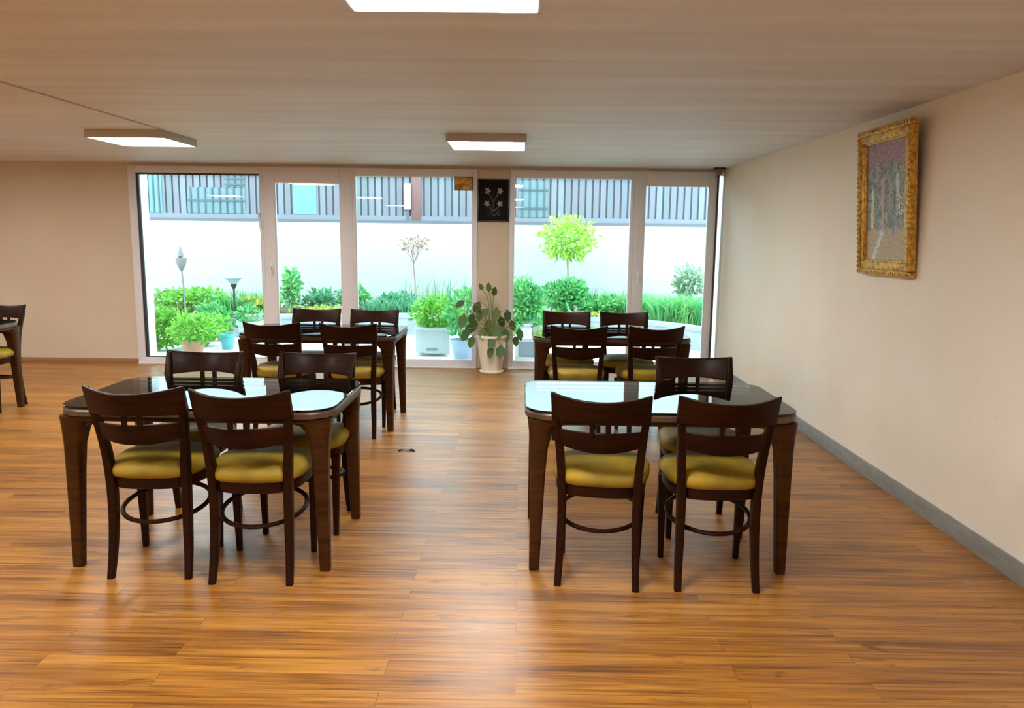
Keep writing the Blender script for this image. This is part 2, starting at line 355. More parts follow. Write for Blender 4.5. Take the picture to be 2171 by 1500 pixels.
# ------------------------------------------------------------------ chair
def make_chair():
    r = thing('dining_chair', '', 'chair')
    W_ = 'wood_dark'
    def rear(s):
        pts = spline([(.168, -.195, 0), (.164, -.168, .12), (.160, -.150, .28), (.162, -.150, .45), (.172, -.166, .60), (.186, -.203, .75), (.197, -.243, .862)], 5)
        b = MB(); secs = []
        for i, p in enumerate(pts):
            t = p.z/.862; w_ = .030+.006*math.sin(PI*min(1, t*1.1)); d_ = .030+.018*math.sin(PI*min(1, max(0, t)))
            if t > .93: w_ *= 1-(t-.93)*3; d_ *= 1-(t-.93)*3
            secs.append([(s*p.x+x, p.y+y, p.z) for x, y in rrect(w_, d_, .007)])
        b.loft(secs); return b
    for s in (-1, 1): rear(s).build('rear_leg', W_, r)
    for s in (-1, 1):
        b = MB(); b.loft([[(s*(.178+.006*z/.4)+x, .165+y, z) for x, y in rrect(.026+.014*z/.41, .026+.014*z/.41, .006)] for z in (0, .1, .2, .3, .41)]); b.build('front_leg', W_, r)
    def rail(zt_e, zt_m, zb_e, zb_m, half, ye, bow, slope, th):
        b = MB(); secs = []; n = 20
        for i in range(n+1):
            u = -1+2*i/n; x = u*half; k = 1-u*u
            zt = zt_e+(zt_m-zt_e)*k; zb = zb_e+(zb_m-zb_e)*k; yb = ye-bow*k
            sec = []
            zc = (zt+zb)/2
            for dy, dz in rrect(th, zt-zb, min(.007, th*.4)):
                z = zc+dz; sec.append((x, yb-(z-zb_e)*slope+dy, z))
            secs.append(sec)
        b.loft(secs); return b
    rail(.868, .846, .738, .748, .206, -.197, .085, .36, .024).build('crest_rail', W_, r)
    rail(.704, .706, .632, .612, .182, -.172, .075, .28, .018).build('back_slat', W_, r)
    for s in (-1, 1):
        b = MB(); b.bbox(s*.033-.011, s*.033+.011, -.276, -.262, .69, .755, .003); b.build('spacer', W_, r)
    def outline(sc, dx=0):
        out = []
        for i in range(40):
            a = 2*PI*i/40; c_, s_ = math.cos(a), math.sin(a); e = .62
            x = math.copysign(abs(c_)**e, c_)*.208; y = math.copysign(abs(s_)**e, s_)*.20
            x *= 1+.055*(y/.2); out.append((x*sc, y*sc+.012))
        return out
    b = MB(); b.loft([[(x, y, z) for x, y in outline(k)] for k, z in ((.93, .398), (.96, .402), (.97, .43), (.965, .446))]); b.build('seat_frame', W_, r)
    b = MB(); b.loft([[(x, y, z) for x, y in outline(k)] for k, z in ((.93, .444), (1.0, .452), (1.035, .468), (1.03, .486), (.97, .502), (.86, .512), (.6, .518), (.3, .520), (.05, .521))]); b.build('seat', 'cushion', r, 60)
    b = MB(); b.tube([(.183*math.cos(2*PI*k/40), .198*math.sin(2*PI*k/40)+.022, .276+.025*math.sin(2*PI*k/40)) for k in range(40)], .0105, 8, closed=True); b.build('ring_stretcher', W_, r)
    return r
proto = make_chair(); used = False
def place_chair(x, y, deg, label, group):
    global used
    c = proto if not used else copy_tree(proto)
    used = True
    c.location = (x, y, 0); c.rotation_euler = (0, 0, math.radians(deg)); c['label'] = label; c['group'] = group
GN = 'chairs at the front tables'; GB = 'chairs at the tables by the windows'
place_chair(-1.61, 3.385, 1.5, 'mustard-seated chair farthest from the painting, near side of the four-chair front table', GN)
place_chair(-1.147, 3.345, 0, 'mustard-seated chair beside the aisle, near side of the four-chair front table', GN)
place_chair(.372, 3.36, -8, 'slightly turned mustard-seated chair beside the aisle, near side of the three-chair front table', GN)
place_chair(.862, 3.35, 0, 'mustard-seated chair closest to the painting wall, near side of the three-chair front table', GN)
place_chair(-1.70, 3.885, 180, 'dark chair away from the aisle, window side of the four-chair front table', GN)
place_chair(-1.09, 3.885, 180, 'dark chair beside the aisle, window side of the four-chair front table', GN)
place_chair(.945, 3.92, 180, 'single dark chair on the window side of the three-chair front table', GN)
place_chair(-1.80, 5.80, 0, 'dark chair on near side of the left window table, farther from the aisle', GB)
place_chair(-1.24, 5.78, 0, 'dark chair on near side of the left window table, beside the aisle', GB)
place_chair(-1.75, 6.395, 180, 'dark chair between left window table and the glazing, farther from the aisle', GB)
place_chair(-1.25, 6.395, 180, 'dark chair between left window table and the glazing, beside the aisle', GB)
place_chair(.434, 5.83, -1, 'dark chair on near side of the right window table, beside the aisle', GB)
place_chair(.972, 5.87, 7, 'dark chair on near side of the right window table, closest to the cream wall', GB)
place_chair(.402, 6.45, 180, 'dark chair between right window table and the glazing, beside the aisle', GB)
place_chair(.897, 6.45, 180, 'dark chair between right window table and the glazing, closest to the cream wall', GB)
place_chair(-4.475, 6.38, 180, 'dark chair at the table cut off by the picture edge', 'chair at the cut-off table')

# ------------------------------------------------------------------ tables
def make_table(L_=1.22, D_=.755):
    r = thing('dining_table', '', 'table')
    def top(sc, z, rr=.13): return [(x, y, z) for x, y in rrect(L_+sc*2, D_+sc*2, rr+sc, 8)]
    b = MB(); b.loft([top(-.008, .700), top(0, .706), top(0, .726), top(-.006, .734)]); b.build('tabletop', 'wood_top', r)
    b = MB(); b.loft([top(-.004, .7355), top(-.001, .738), top(-.001, .743), top(-.004, .7455)]); b.build('glass_top', 'table_glass', r)
    b = MB(); secs = []
    o_ = [top(-.012, .682, .13), top(-.012, .700, .13), top(-.034, .700, .13), top(-.034, .682, .13)]
    b.loft(o_, closed=True); b.build('apron', 'wood_table', r)
    for sx_ in (-1, 1):
        for sy_ in (-1, 1):
            b = MB(); secs = []
            for z, w_ in ((0, .046), (.25, .057), (.45, .066), (.57, .080), (.64, .104), (.675, .13), (.699, .15)):
                ins = .028-.016*max(0, (z-.50)/.2)**1.5
                cx = L_/2-ins-w_/2; cy = D_/2-ins-w_/2
                rad = .012 if z < .5 else (.012+.03*(z-.5)/.2)
                secs.append([(sx_*cx+x, sy_*cy+y, z) for x, y in rrect(w_, w_, rad, 5)])
            b.loft(secs)
            # bracket wings sweeping into the apron
            for ax in (0, 1):
                prof = [(.0, .53), (.006, .585), (.022, .632), (.055, .666), (.11, .682), (.11, .699), (-.04, .699), (-.04, .53)]
                pts = []
                for t in (0, .026):
                    for q, z in prof:
                        if ax == 0: pts.append((sx_*(L_/2-.088-q), sy_*(D_/2-.034-t), z))
                        else: pts.append((sx_*(L_/2-.034-t), sy_*(D_/2-.088-q), z))
                n = len(prof)
                b.add(pts, [tuple(range(n)), tuple(reversed(range(n, 2*n)))]+[(i, i+n, (i+1) % n+n, (i+1) % n) for i in range(n)])
            b.build('leg', 'wood_table', r)
    return r
tproto = make_table()
for i, (x, y, rz, lab) in enumerate([
    (-1.422, 3.635, 0, 'front dining table with glass top and four chairs around it'),
    (.638, 3.685, 0, 'front dining table with glass top beside the painting wall, three chairs around it'),
    (-1.548, 6.15, 0, 'glass-topped dark table close to the glazed door, farther from the cream wall'),
    (.71, 6.21, 0, 'glass-topped dark table between the pillar and the cream wall'),
    (-4.83, 6.13, 0, 'dark table cut off by the picture edge, only one end visible')]):
    t = tproto if i == 0 else copy_tree(tproto)
    t.location = (x, y, 0); t.rotation_euler = (0, 0, rz); t['label'] = lab; t['group'] = 'glass-topped dining tables'

# ------------------------------------------------------------------ wall pictures
rnd = random.Random(3)
def canvas(name, nx, ny, fn, m, parent, w_, h_):          # flat grid in local x (width), z (height), facing -y
    v = [((i/nx-.5)*w_, 0, (j/ny-.5)*h_) for j in range(ny+1) for i in range(nx+1)]
    f = [(j*(nx+1)+i, j*(nx+1)+i+1, (j+1)*(nx+1)+i+1, (j+1)*(nx+1)+i) for j in range(ny) for i in range(nx)]
    o = link(name, v, f, m, parent, 0)
    a = o.data.color_attributes.new('paint', 'FLOAT_COLOR', 'POINT')
    for k, p in enumerate(v): a.data[k].color = (*fn(p[0]/w_+.5, p[2]/h_+.5), 1)
    return o
def mixc(a, b, t): t = max(0, min(1, t)); return tuple(x+(y-x)*t for x, y in zip(a, b))
from mathutils import noise as mn
def garden_scene(u, v):
    n1 = mn.noise(Vector((u*9, v*14, 1))); n2 = mn.noise(Vector((u*26, v*34, 5))); n3 = mn.noise(Vector((u*60, v*80, 9)))
    c = mixc((.16, .20, .17), (.30, .33, .30), .5+n1)
    c = mixc(c, (.09, .12, .12), (n2-.05)*3)
    if v > .80+.10*n1+.08*n2: c = mixc(c, (.34, .20, .24) if n2 > -.1 else (.20, .13, .17), .85)
    if v < .27+.05*n1: c = mixc((.34, .33, .22), (.40, .30, .22), .5+n1*1.5)
    if v < .27 and abs(u-.18-v*.9+.05*n2) < .05: c = (.48, .52, .50)
    for cx, w_, lo, hi, col in ((.16, .035, .28, .60, (.62, .58, .32)), (.17, .03, .52, .62, (.42, .60, .58)), (.42, .04, .25, .70, (.44, .33, .34)), (.78, .04, .52, .72, (.48, .55, .52)), (.70, .03, .22, .45, (.12, .22, .30))):
        if abs(u-cx+.02*n1) < w_ and lo < v < hi: c = mixc(c, col, .75)
    if .75 < u < .95 and .38 < v < .55 and n3 > .18: c = (.62, .62, .60)
    k = 1.35+1.0*n3
    return tuple(max(0.01, q*k) for q in c)
p = thing('framed_painting', 'tall painting of a garden path among trees in an ornate gold frame', 'painting', (RX-.008, 4.765, 1.735))
pw, ph = .685, .885
b = MB()
def fr(b, w_, h_, t, y0, y1, r=.004):
    b.bbox(-w_/2, w_/2, y0, y1, h_/2-t, h_/2, r); b.bbox(-w_/2, w_/2, y0, y1, -h_/2, -h_/2+t, r)
    b.bbox(-w_/2, -w_/2+t, y0, y1, -h_/2+t, h_/2-t, r); b.bbox(w_/2-t, w_/2, y0, y1, -h_/2+t, h_/2-t, r)
fr(b, pw, ph, .035, -.045, 0, .008); fr(b, pw-.06, ph-.06, .05, -.036, 0, .006); fr(b, pw-.15, ph-.15, .018, -.030, 0, .005)
# carved beads along the outer edge
for sgn in (-1, 1):
    for k in range(30):
        z = -ph/2+.02+k*(ph-.04)/29
        b.lathe([(.001, -.046), (.008, -.042), (.011, -.034)], 6, (sgn*(pw/2-.017), 0, 0)) if False else b.bbox(sgn*(pw/2-.017)-.009, sgn*(pw/2-.017)+.009, -.051, -.04, z-.009, z+.009, .004)
    for k in range(24):
        x = -pw/2+.02+k*(pw-.04)/23
        b.bbox(x-.009, x+.009, -.051, -.04, sgn*(ph/2-.017)-.010, sgn*(ph/2-.017)+.010, .005)
fo = b.build('frame', 'gold', p)
b = MB(); b.bbox(-pw/2+.02, pw/2-.02, -.012, 0, -ph/2+.02, ph/2-.02, .002); b.build('backing', 'frame_back', p)
cv = canvas('canvas', 70, 100, garden_scene, 'painting', p, pw-.17, ph-.17); cv.location = (0, -.018, 0)
# hung so that its top leans off the wall; canvas faces -x
p.rotation_euler = (math.radians(4.0), 0, -PI/2)
p.location = (RX-.0345, 4.765, 1.735)

FL = [(.30, .74), (.72, .74), (.28, .42), (.72, .42)]
def black_flowers(u, v):
    n1 = mn.noise(Vector((u*14, v*18, 2))); n2 = mn.noise(Vector((u*30, v*40, 7)))
    c = (.010, .008, .007)
    for i, (cx, cy) in enumerate(FL):
        d = math.hypot(u-cx, (v-cy)*1.2); a = math.atan2((v-cy)*1.2, u-cx)
        if d < .075*(1+.35*math.cos(5*a+i)): c = ((.34, .30, .30), (.34, .36, .20), (.40, .30, .26), (.38, .37, .28))[i]
        if d < .02: c = (.2, .15, .05)
    for x0, y0, x1, y1 in ((.34, .68, .48, .5), (.68, .68, .52, .5), (.34, .38, .48, .24), (.68, .38, .5, .22), (.5, .5, .5, .24)):
        t = max(0, min(1, ((u-x0)*(x1-x0)+(v-y0)*(y1-y0))/((x1-x0)**2+(y1-y0)**2)))
        if math.hypot(u-x0-t*(x1-x0)+.02*n1, v-y0-t*(y1-y0)) < .013: c = (.10, .11, .06)
    if .3 < u < .75 and .12 < v < .3 and n2 > .22: c = (.13, .16, .15)
    return c
p = thing('dark_picture', 'small black picture with four pale flowers on the pillar', 'picture', (-.313, BY-.031, 1.888))
b = MB(); fr(b, .35, .465, .014, -.022, 0, .003); b.bbox(-.17, .17, -.008, 0, -.228, .228, .002); b.build('frame', 'black_frame', p)
cv = canvas('canvas', 60, 80, black_flowers, 'black_canvas', p, .326, .44); cv.location = (0, -.012, 0)
p = thing('amber_plaque', 'small amber brown plaque in the upper window corner beside the pillar', 'plaque', (-.645, BY-.036, 2.068))
b = MB(); b.bbox(-.105, .105, -.014, 0, -.075, .075, .005); b.build('board', 'amber', p)
b = MB(); fr(b, .212, .152, .010, -.018, -.012, .002); b.build('border', 'frame_back', p)

# corner fitting on the ceiling
p = thing('ceiling_bracket', 'small dark bracket in the ceiling corner above the black strip', 'bracket', (2.14, BY-.16, CZ))
b = MB(); b.bbox(-.06, .06, -.05, .05, -.018, 0, .004); b.build('base_plate', 'black_iron', p)
b = MB(); b.lathe([(.012, -.075), (.022, -.07), (.026, -.045), (.02, -.018)], 16); b.build('swivel', 'grey_iron', p)
b = MB(); b.tube([(0, 0, -.06), (.01, .05, -.075), (.015, .115, -.085)], .012); b.build('arm', 'black_iron', p)

# scrap on the floor
b = MB(); b.tube(spline([(-.06, 0, .005), (-.035, .018, .007), (0, .008, .006), (.03, .018, .007), (.055, .002, .005)], 4), [.006, .007, .006, .005, .004, .003, .003, .003, .003, .004, .005, .007, .008, .008, .007, .006, .004], 6)
o = b.build('dry_twig', 'black_iron'); o.location = (-.78, 5.26, 0); tag(o, 'tiny dark curved scrap lying on the floor in the aisle', 'twig')

# ------------------------------------------------------------------ plants
def leaf(b, base, d, up, ln, wd, curl=.25):
    d = Vector(d).normalized(); s = d.cross(Vector(up))
    if s.length < .01: s = d.cross(Vector((1, 0, 0)))
    s.normalize(); n = s.cross(d); base = Vector(base)
    v = [base, base+d*ln*.3+s*wd*.5-n*0, base+d*ln*.7+s*wd*.42-n*curl*ln*.25, base+d*ln-n*curl*ln*.5, base+d*ln*.7-s*wd*.42-n*curl*ln*.25, base+d*ln*.3-s*wd*.5, base+d*ln*.3-n*wd*.12, base+d*ln*.7-n*(curl*ln*.25+wd*.1)]
    b.add(v, [(0, 1, 6), (0, 6, 5), (1, 2, 7, 6), (6, 7, 4, 5), (2, 3, 7), (7, 3, 4)])
def rdir(R_, zmin=-1):
    while True:
        v = Vector((R_.gauss(0, 1), R_.gauss(0, 1), R_.gauss(0, 1))).normalized()
        if v.z > zmin: return v
def bush(name, label, cat, base, rad, n, size, m, seed=1, stem='trunk', zc=None, group=None, shell=.55, lumps=5, trunk_r=.012, loose=1.0, potted=None):
    R_ = random.Random(seed); r = thing(name, label, cat, base, group=group)
    rx, ry, rz = rad; zc = rz*.95 if zc is None else zc
    cl = [(Vector((R_.uniform(-.45, .45)*rx, R_.uniform(-.45, .45)*ry, zc+R_.uniform(-.35, .45)*rz)), R_.uniform(.45, .7)) for _ in range(lumps)]
    b = MB()
    for i in range(n):
        c_, k = cl[i % lumps]; d = rdir(R_); q = R_.uniform(shell, 1)*k*loose
        p_ = c_+Vector((d.x*rx*q, d.y*ry*q, d.z*rz*q))
        if p_.z < .02: p_.z = R_.uniform(.02, .08)
        dd = (d+rdir(R_)*.7+Vector((0, 0, .25))).normalized(); s = size*R_.uniform(.6, 1.25)
        leaf(b, p_, dd, rdir(R_), s, s*.5)
    b.build('foliage', m, r, 0)
    b = MB()
    for c_, k in cl:
        b.tube(spline([(R_.uniform(-.02, .02), R_.uniform(-.02, .02), 0), (c_.x*.3, c_.y*.3, c_.z*.5), tuple(c_)], 3), trunk_r*R_.uniform(.4, .9), 5)
    b.build('stem', stem, r, 60)
    return r
def blades(name, label, cat, base, rx, ry, h, n, wd, m, seed=1, lean=.35, group=None):
    R_ = random.Random(seed); r = thing(name, label, cat, base, group=group); b = MB()
    for i in range(n):
        a = R_.uniform(0, 2*PI); q = math.sqrt(R_.random()); p_ = Vector((rx*q*math.cos(a), ry*q*math.sin(a), 0))
        hh = h*R_.uniform(.55, 1.1); ln = Vector((R_.gauss(0, 1), R_.gauss(0, 1), 0))*lean*hh
        s = Vector((R_.gauss(0, 1), R_.gauss(0, 1), 0)).normalized()*wd/2
        m1 = p_+ln*.25+Vector((0, 0, hh*.6)); m2 = p_+ln+Vector((0, 0, hh))
        b.add([p_-s, p_+s, m1+s*.9, m1-s*.9, m2], [(0, 1, 2, 3), (3, 2, 4)])
    b.build('foliage', m, r, 0)
    return r

# potted house plant by the pillar
r = thing('potted_plant', 'leafy plant in a tall cream ceramic pot standing against the pillar', 'potted plant', (-.31, 8.49, 0))
b = MB(); b.lathe([(.02, 0), (.125, 0), (.135, .01), (.135, .025), (.118, .035), (.122, .10), (.140, .22), (.158, .34), (.168, .395), (.176, .40), (.176, .42), (.166, .425), (.158, .415), (.15, .37), (.02, .37)], 40); b.build('pot', 'ceramic', r, 50)
b = MB(); b.lathe([(.01, .372), (.08, .378), (.15, .374)], 24); b.build('soil', 'soil', r)
R_ = random.Random(12)
spots = [(1035, 632, .03, .10), (1020, 628, .02, .08), (1046, 640, -.02, .1), (1014, 652, .04, .13), (1030, 664, -.06, .10), (1052, 662, -.05, .15), (1075, 668, .03, .13), (984, 676, -.05, .16), (1006, 690, .02, .15), (1000, 676, .06, .13), (990, 708, -.04, .14),
         (1002, 722, -.08, .13), (1023, 705, -.10, .13), (1052, 698, -.12, .16), (1070, 706, -.04, .15), (1045, 722, -.16, .13), (1042, 742, -.18, .12), (1062, 738, -.16, .15), (1100, 706, -.02, .13), (1092, 722, -.04, .11), (980, 650, .02, .11), (1036, 690, .08, .14), (1016, 668, .08, .13), (1060, 682, .07, .13), (996, 700, .08, .12), (1084, 690, .06, .12)]
b = MB(); bs = MB()
for px, py, dy, s in spots:
    t = Vector(((px-1042)/192, dy, (788-py)/192+.03)); rad_ = Vector((t.x, t.y, 0))
    d = Vector((rad_.x*1.4+R_.uniform(-.25, .25), dy*1.5-.25, -.9+.9*max(0, (t.z-.62)*3)+R_.uniform(-.2, .2)))
    if py < 645: d.z = .8
    st = t+Vector((-d.x*.03, 0, .045)); s *= 1.12
    leaf(b, st, d, Vector((0, -1, .25)), s, s*.58, .3)
    bs.tube(spline([(R_.uniform(-.03, .03), R_.uniform(-.03, .03), .372), (t.x*.35, t.y*.4, .37+(st.z-.37)*.7+.04), tuple(st)], 4), .0045, 6)
b.build('foliage', 'leaf_house', r, 60); bs.build('stem', 'stem_green', r, 60)

# ------------------------------------------------------------------ garden
GW = 13.2
b = MB(); b.box(-14, 9, BY+.24, GW+.2, -.12, -.02)
struct(b.build('ground', 'paving', smooth=0), 'pale paved garden path outside the windows', 'ground')
b = MB(); b.box(-14, 9, GW, GW+.25, -.1, 1.69)
struct(b.build('wall_garden', 'garden_wall', smooth=0), 'bright cream garden wall outside the windows', 'wall')
kp = spline([(-7.5, 10.7, 0), (-5.6, 11.0, 0), (-4.2, 11.25, 0), (-2.9, 11.6, 0), (-1.83, 11.78, 0), (-.2, 11.82, 0), (1.2, 11.6, 0), (1.95, 11.15, 0), (2.55, 10.3, 0), (2.9, 9.3, 0)], 6)
b = MB(); secs = []
for i, q in enumerate(kp):
    a = kp[max(0, i-1)]; c_ = kp[min(len(kp)-1, i+1)]; t = (c_-a).normalized(); nn = Vector((-t.y, t.x, 0))
    secs.append([(q.x+nn.x*u, q.y+nn.y*u, z) for u, z in ((0, -.03), (.13, -.03), (.13, .30), (.12, .31), (-.01, .31), (-.02, .30), (-.02, .25), (0, .24))])
b.loft(secs); struct(b.build('kerb', 'kerb'), 'curved grey stone kerb of the raised planting bed', 'kerb')
b = MB(); top_ = [(q.x, q.y+.10, .255) for q in kp]+[(2.9, GW, .255), (-9, GW, .255), (-9, 10.8, .255)]
n_ = len(top_); b.add(top_+[(x, y, -.03) for x, y, z in top_], [tuple(range(n_)), tuple(reversed(range(n_, 2*n_)))]+[(i, i+n_, (i+1) % n_+n_, (i+1) % n_) for i in range(n_)])
struct(b.build('ground_bed', 'soil', smooth=0), 'raised bed of dark soil in front of the garden wall', 'ground')

# neighbouring building above the wall
r = thing('neighbour_building', 'grey vertically slatted building front above the garden wall', 'building', (0, 0, 0))
Z0, Z1 = 1.74, 2.62; Y_ = GW+.06
b = MB(); b.box(-14, 9, Y_+.03, Y_+.2, Z0, 3.0); b.build('back_panel', 'siding_back', r, 0)
b = MB(); x = -13.9
while x < 8.9: b.box(x, x+.088, Y_, Y_+.028, Z0+.03, Z1-.1); x += .118
b.build('slat_panel', 'siding', r, 0)
b = MB(); b.box(-14, 9, Y_-.045, Y_+.2, 1.69, Z0); b.build('coping', 'coping', r, 0)
b = MB(); b.box(-14, 9, Y_-.02, Y_+.03, Z0, Z0+.075); b.build('ledge', 'siding_ledge', r, 0)
b = MB(); b.bbox(-14, 9, Y_-.05, Y_+.2, Z1-.16, Z1+.4, .01); b.build('gutter', 'white_metal', r)
def bwin(x0, x1, z0, z1, m, nb=0, hb=0):
    q = MB(); q.box(x0, x1, Y_-.012, Y_+.01, z0, z1); w_ = q.build('window', m, r, 0)
    if nb:
        q = MB()
        for k in range(nb): xx = x0+(k+.5)*(x1-x0)/nb; q.box(xx-.012, xx+.012, Y_-.03, Y_-.012, z0, z1)
        for k in range(hb): zz = z0+(k+.5)*(z1-z0)/hb; q.box(x0, x1, Y_-.036, Y_-.03, zz-.012, zz+.012)
        q.build('window_bars', 'window_bars', w_, 0)
def X13(px): return (px-1085)/1642.5*(13.26*.9887+.26)-.13+.0
bwin(X13(310), X13(355), Z0+.08, 2.47, 'blue_panel', 4, 0)
bwin(X13(408), X13(528), Z0+.08, 2.25, 'window_teal', 8, 1)
bwin(X13(488), X13(528), 2.255, 2.44, 'window_dark', 3, 2)
bwin(X13(628), X13(676), Z0+.08, 2.47, 'blue_panel')
bwin(X13(1095), X13(1155), Z0+.08, 2.42, 'window_teal', 4, 2)
bwin(X13(1326), X13(1334), Z0+.08, 2.42, 'window_dark')
b = MB(); b.bbox(X13(874), X13(893), Y_-.035, Y_, Z0, 2.46, .004); b.build('post', 'red_post', r)
b = MB(); b.bbox(X13(858), X13(873), Y_-.06, Y_, 1.92, 2.35, .006); b.build('meter_box', 'pale_box', r)
b = MB(); b.tube([(X13(866), Y_-.03, 1.92), (X13(866), Y_-.03, 1.76)], .02); b.build('pipe', 'coping', r)

BZ = .25
GS = 'shrubs in the raised bed'
# small yellow-green tree, round crown on thin trunk
def tree(name, label, base, h, rc, rz, n, size, m, seed, tm='trunk', tr=.018, lumps=12, shell=.2):
    R_ = random.Random(seed); r = thing(name, label, 'tree', base)
    b = MB()
    for i in range(n):
        d = rdir(R_); q = R_.uniform(shell, 1)**.6
        lump = .82+.22*mn.noise(Vector((d.x*2.2+seed, d.y*2.2, d.z*2.2)))*1.6
        p_ = Vector((d.x*rc*q*lump, d.y*rc*q*lump, h+d.z*rz*q*lump)); s = size*R_.uniform(.6, 1.3)
        leaf(b, p_, (d+rdir(R_)*.9), rdir(R_), s, s*.42)
    b.build('foliage', m, r, 0)
    b = MB(); b.tube(spline([(0, 0, 0), (.02, 0, h*.4), (-.01, 0, h*.8), (0, 0, h)], 4), tr, 7)
    for k in range(lumps):
        d = rdir(R_, -.2); b.tube([(0, 0, h*.72), (d.x*rc*.4, d.y*rc*.4, h*.9+d.z*rz*.2), (d.x*rc*.8, d.y*rc*.8, h+d.z*rz*.75)], tr*.3, 5)
    b.build('trunk', tm, r, 60)
    return r
tree('round_crown_tree', 'small tree with a round yellow-green crown on a thin trunk against the garden wall', (.74, 12.3, BZ), 1.22, .50, .42, 1500, .085, 'leaf_yellow', 4, tr=.016)
tree('sparse_tree', 'thin sparse reddish tree against the garden wall behind the wide window', (-1.72, 12.5, BZ), 1.10, .30, .17, 120, .06, 'leaf_red', 5, 'twig', .009, 14)
# pale round plant near the last door
r = tree('round_head_plant', 'pale green plant with a round tufted head seen through the last glazed door', (2.60, 12.0, BZ), .60, .27, .25, 600, .10, 'leaf_pale', 6, 'trunk', .02)

# beds, from the backlit wall to the cream wall: (name, label, x, y, (rx,ry,rz), n, size, mat, seed)
shrubs = [
 ('leafy_bush', 'low green shrub behind the metal hoop in the first window', -5.35, 12.2, (.75, .3, .20), 1100, .08, 'leaf_bright', 10),
 ('leafy_bush', 'bright green bush filling the lower corner of the first window', -4.66, 9.85, (.46, .30, .30), 1900, .07, 'leaf_bright', 11),
 ('leafy_bush', 'green bush just behind the terracotta pot', -4.22, 10.30, (.42, .26, .26), 1200, .065, 'leaf_bright', 12),
 ('leafy_bush', 'darker green bush below the white disc lamp', -4.27, 10.88, (.44, .20, .28), 1000, .07, 'leaf_mid', 13),
 ('leafy_bush', 'tall narrow green shrub at the hinge side of the first glazed door', -3.62, 12.0, (.20, .18, .38), 500, .08, 'leaf_mid', 15),
 ('leafy_bush', 'low green shrub seen through the first glazed door', -3.12, 12.25, (.34, .22, .20), 500, .08, 'leaf_teal', 16),
 ('leafy_bush', 'low green shrub behind the post between the door and wide window', -2.62, 12.3, (.28, .22, .23), 450, .08, 'leaf_mid', 17),
 ('leafy_bush', 'low bluish green shrub below the sparse reddish tree', -1.95, 12.35, (.40, .22, .17), 560, .07, 'leaf_teal', 18),
 ('leafy_bush', 'dark green low shrub between the sparse tree and the pillar', -1.45, 12.4, (.32, .22, .15), 480, .07, 'leaf_teal', 19),
 ('leafy_bush', 'large green shrub beside the pillar, behind the tall cream pot', .12, 11.25, (.40, .28, .47), 2300, .075, 'leaf_mid', 21),
 ('leafy_bush', 'green shrub under the yellow-green tree', .66, 11.9, (.42, .24, .32), 1500, .08, 'leaf_mid', 22),
 ('leafy_bush', 'low olive green shrub beside the last glazed door', 1.25, 12.0, (.36, .22, .2), 800, .07, 'leaf_mid', 23),
]
for nm, lab, x, y, rad, n, sz, m, sd in shrubs:
    bush(nm, lab, 'bush', (x, y, BZ if y > 11.3 else -.02), rad, n, sz, m, sd, group=GS)
gr = [
 ('tall_grass', 'tall green grass clump around the lamp post', -4.35, 12.1, .60, .25, .36, 520, .018, 'leaf_mid', 31, .28),
 ('tall_grass', 'dark green grass clump under the sparse tree', -2.0, 12.1, .50, .22, .30, 420, .02, 'leaf_teal', 32, .45),
 ('tall_grass', 'long wild stems standing between shrubs behind the wide window', -1.35, 12.75, .75, .12, .60, 90, .012, 'leaf_teal', 33, .18),
 ('tall_grass', 'arching green grass clump under the round-headed plant', 2.42, 11.45, .50, .26, .42, 1200, .022, 'leaf_mid', 34, .5),
 ('tall_grass', 'dense green grass behind the last glazed door', 1.80, 12.25, .30, .22, .40, 560, .02, 'leaf_mid', 35, .45),
 ('tall_grass', 'thin wild grass between yellow-green tree and last door', 1.30, 12.75, .40, .12, .48, 90, .012, 'leaf_teal', 36, .18),
]
for nm, lab, x, y, rx, ry, h, n, wd, m, sd, ln in gr:
    blades(nm, lab, 'grass clump', (x, y, BZ), rx, ry, h, n, wd, m, sd, ln, 'grass clumps in the raised bed')
# yellow flowers
def flowers(label, x, y, z, w_, h, n, seed):
    R_ = random.Random(seed); r = thing('flowering_plant', label, 'flowers', (x, y, z), group='yellow flowers outside'); b = MB(); g = MB()
    for i in range(n):
        p_ = Vector((R_.gauss(0, w_*.4), R_.gauss(0, .08), h*R_.uniform(.6, 1.05)))
        g.tube([(p_.x*.5, p_.y*.5, 0), tuple(p_)], .004, 4)
        for k in range(5):
            a = 2*PI*k/5+i; leaf(b, p_, (math.cos(a), math.sin(a)*.5-.3, math.sin(a)), (0, -1, 0), .035, .025)
    b.build('petals', 'petal', r, 0); g.build('stem', 'stem_green', r, 0)
    g2 = MB()
    for i in range(n*3): leaf(g2, (R_.gauss(0, w_*.4), R_.gauss(0, .08), h*R_.uniform(.1, .8)), rdir(R_, 0), rdir(R_), .08, .03)
    g2.build('foliage', 'leaf_bright', r, 0)
flowers('yellow flowers beside the post between first window and door', -4.05, 12.0, BZ, .30, .26, 50, 41)
flowers('yellow flowers low behind the first glazed door', -3.05, 11.85, BZ, .45, .14, 40, 42)
flowers('small yellow flowers above the chairs of the right window table', .95, 11.75, BZ, .55, .12, 36, 43)

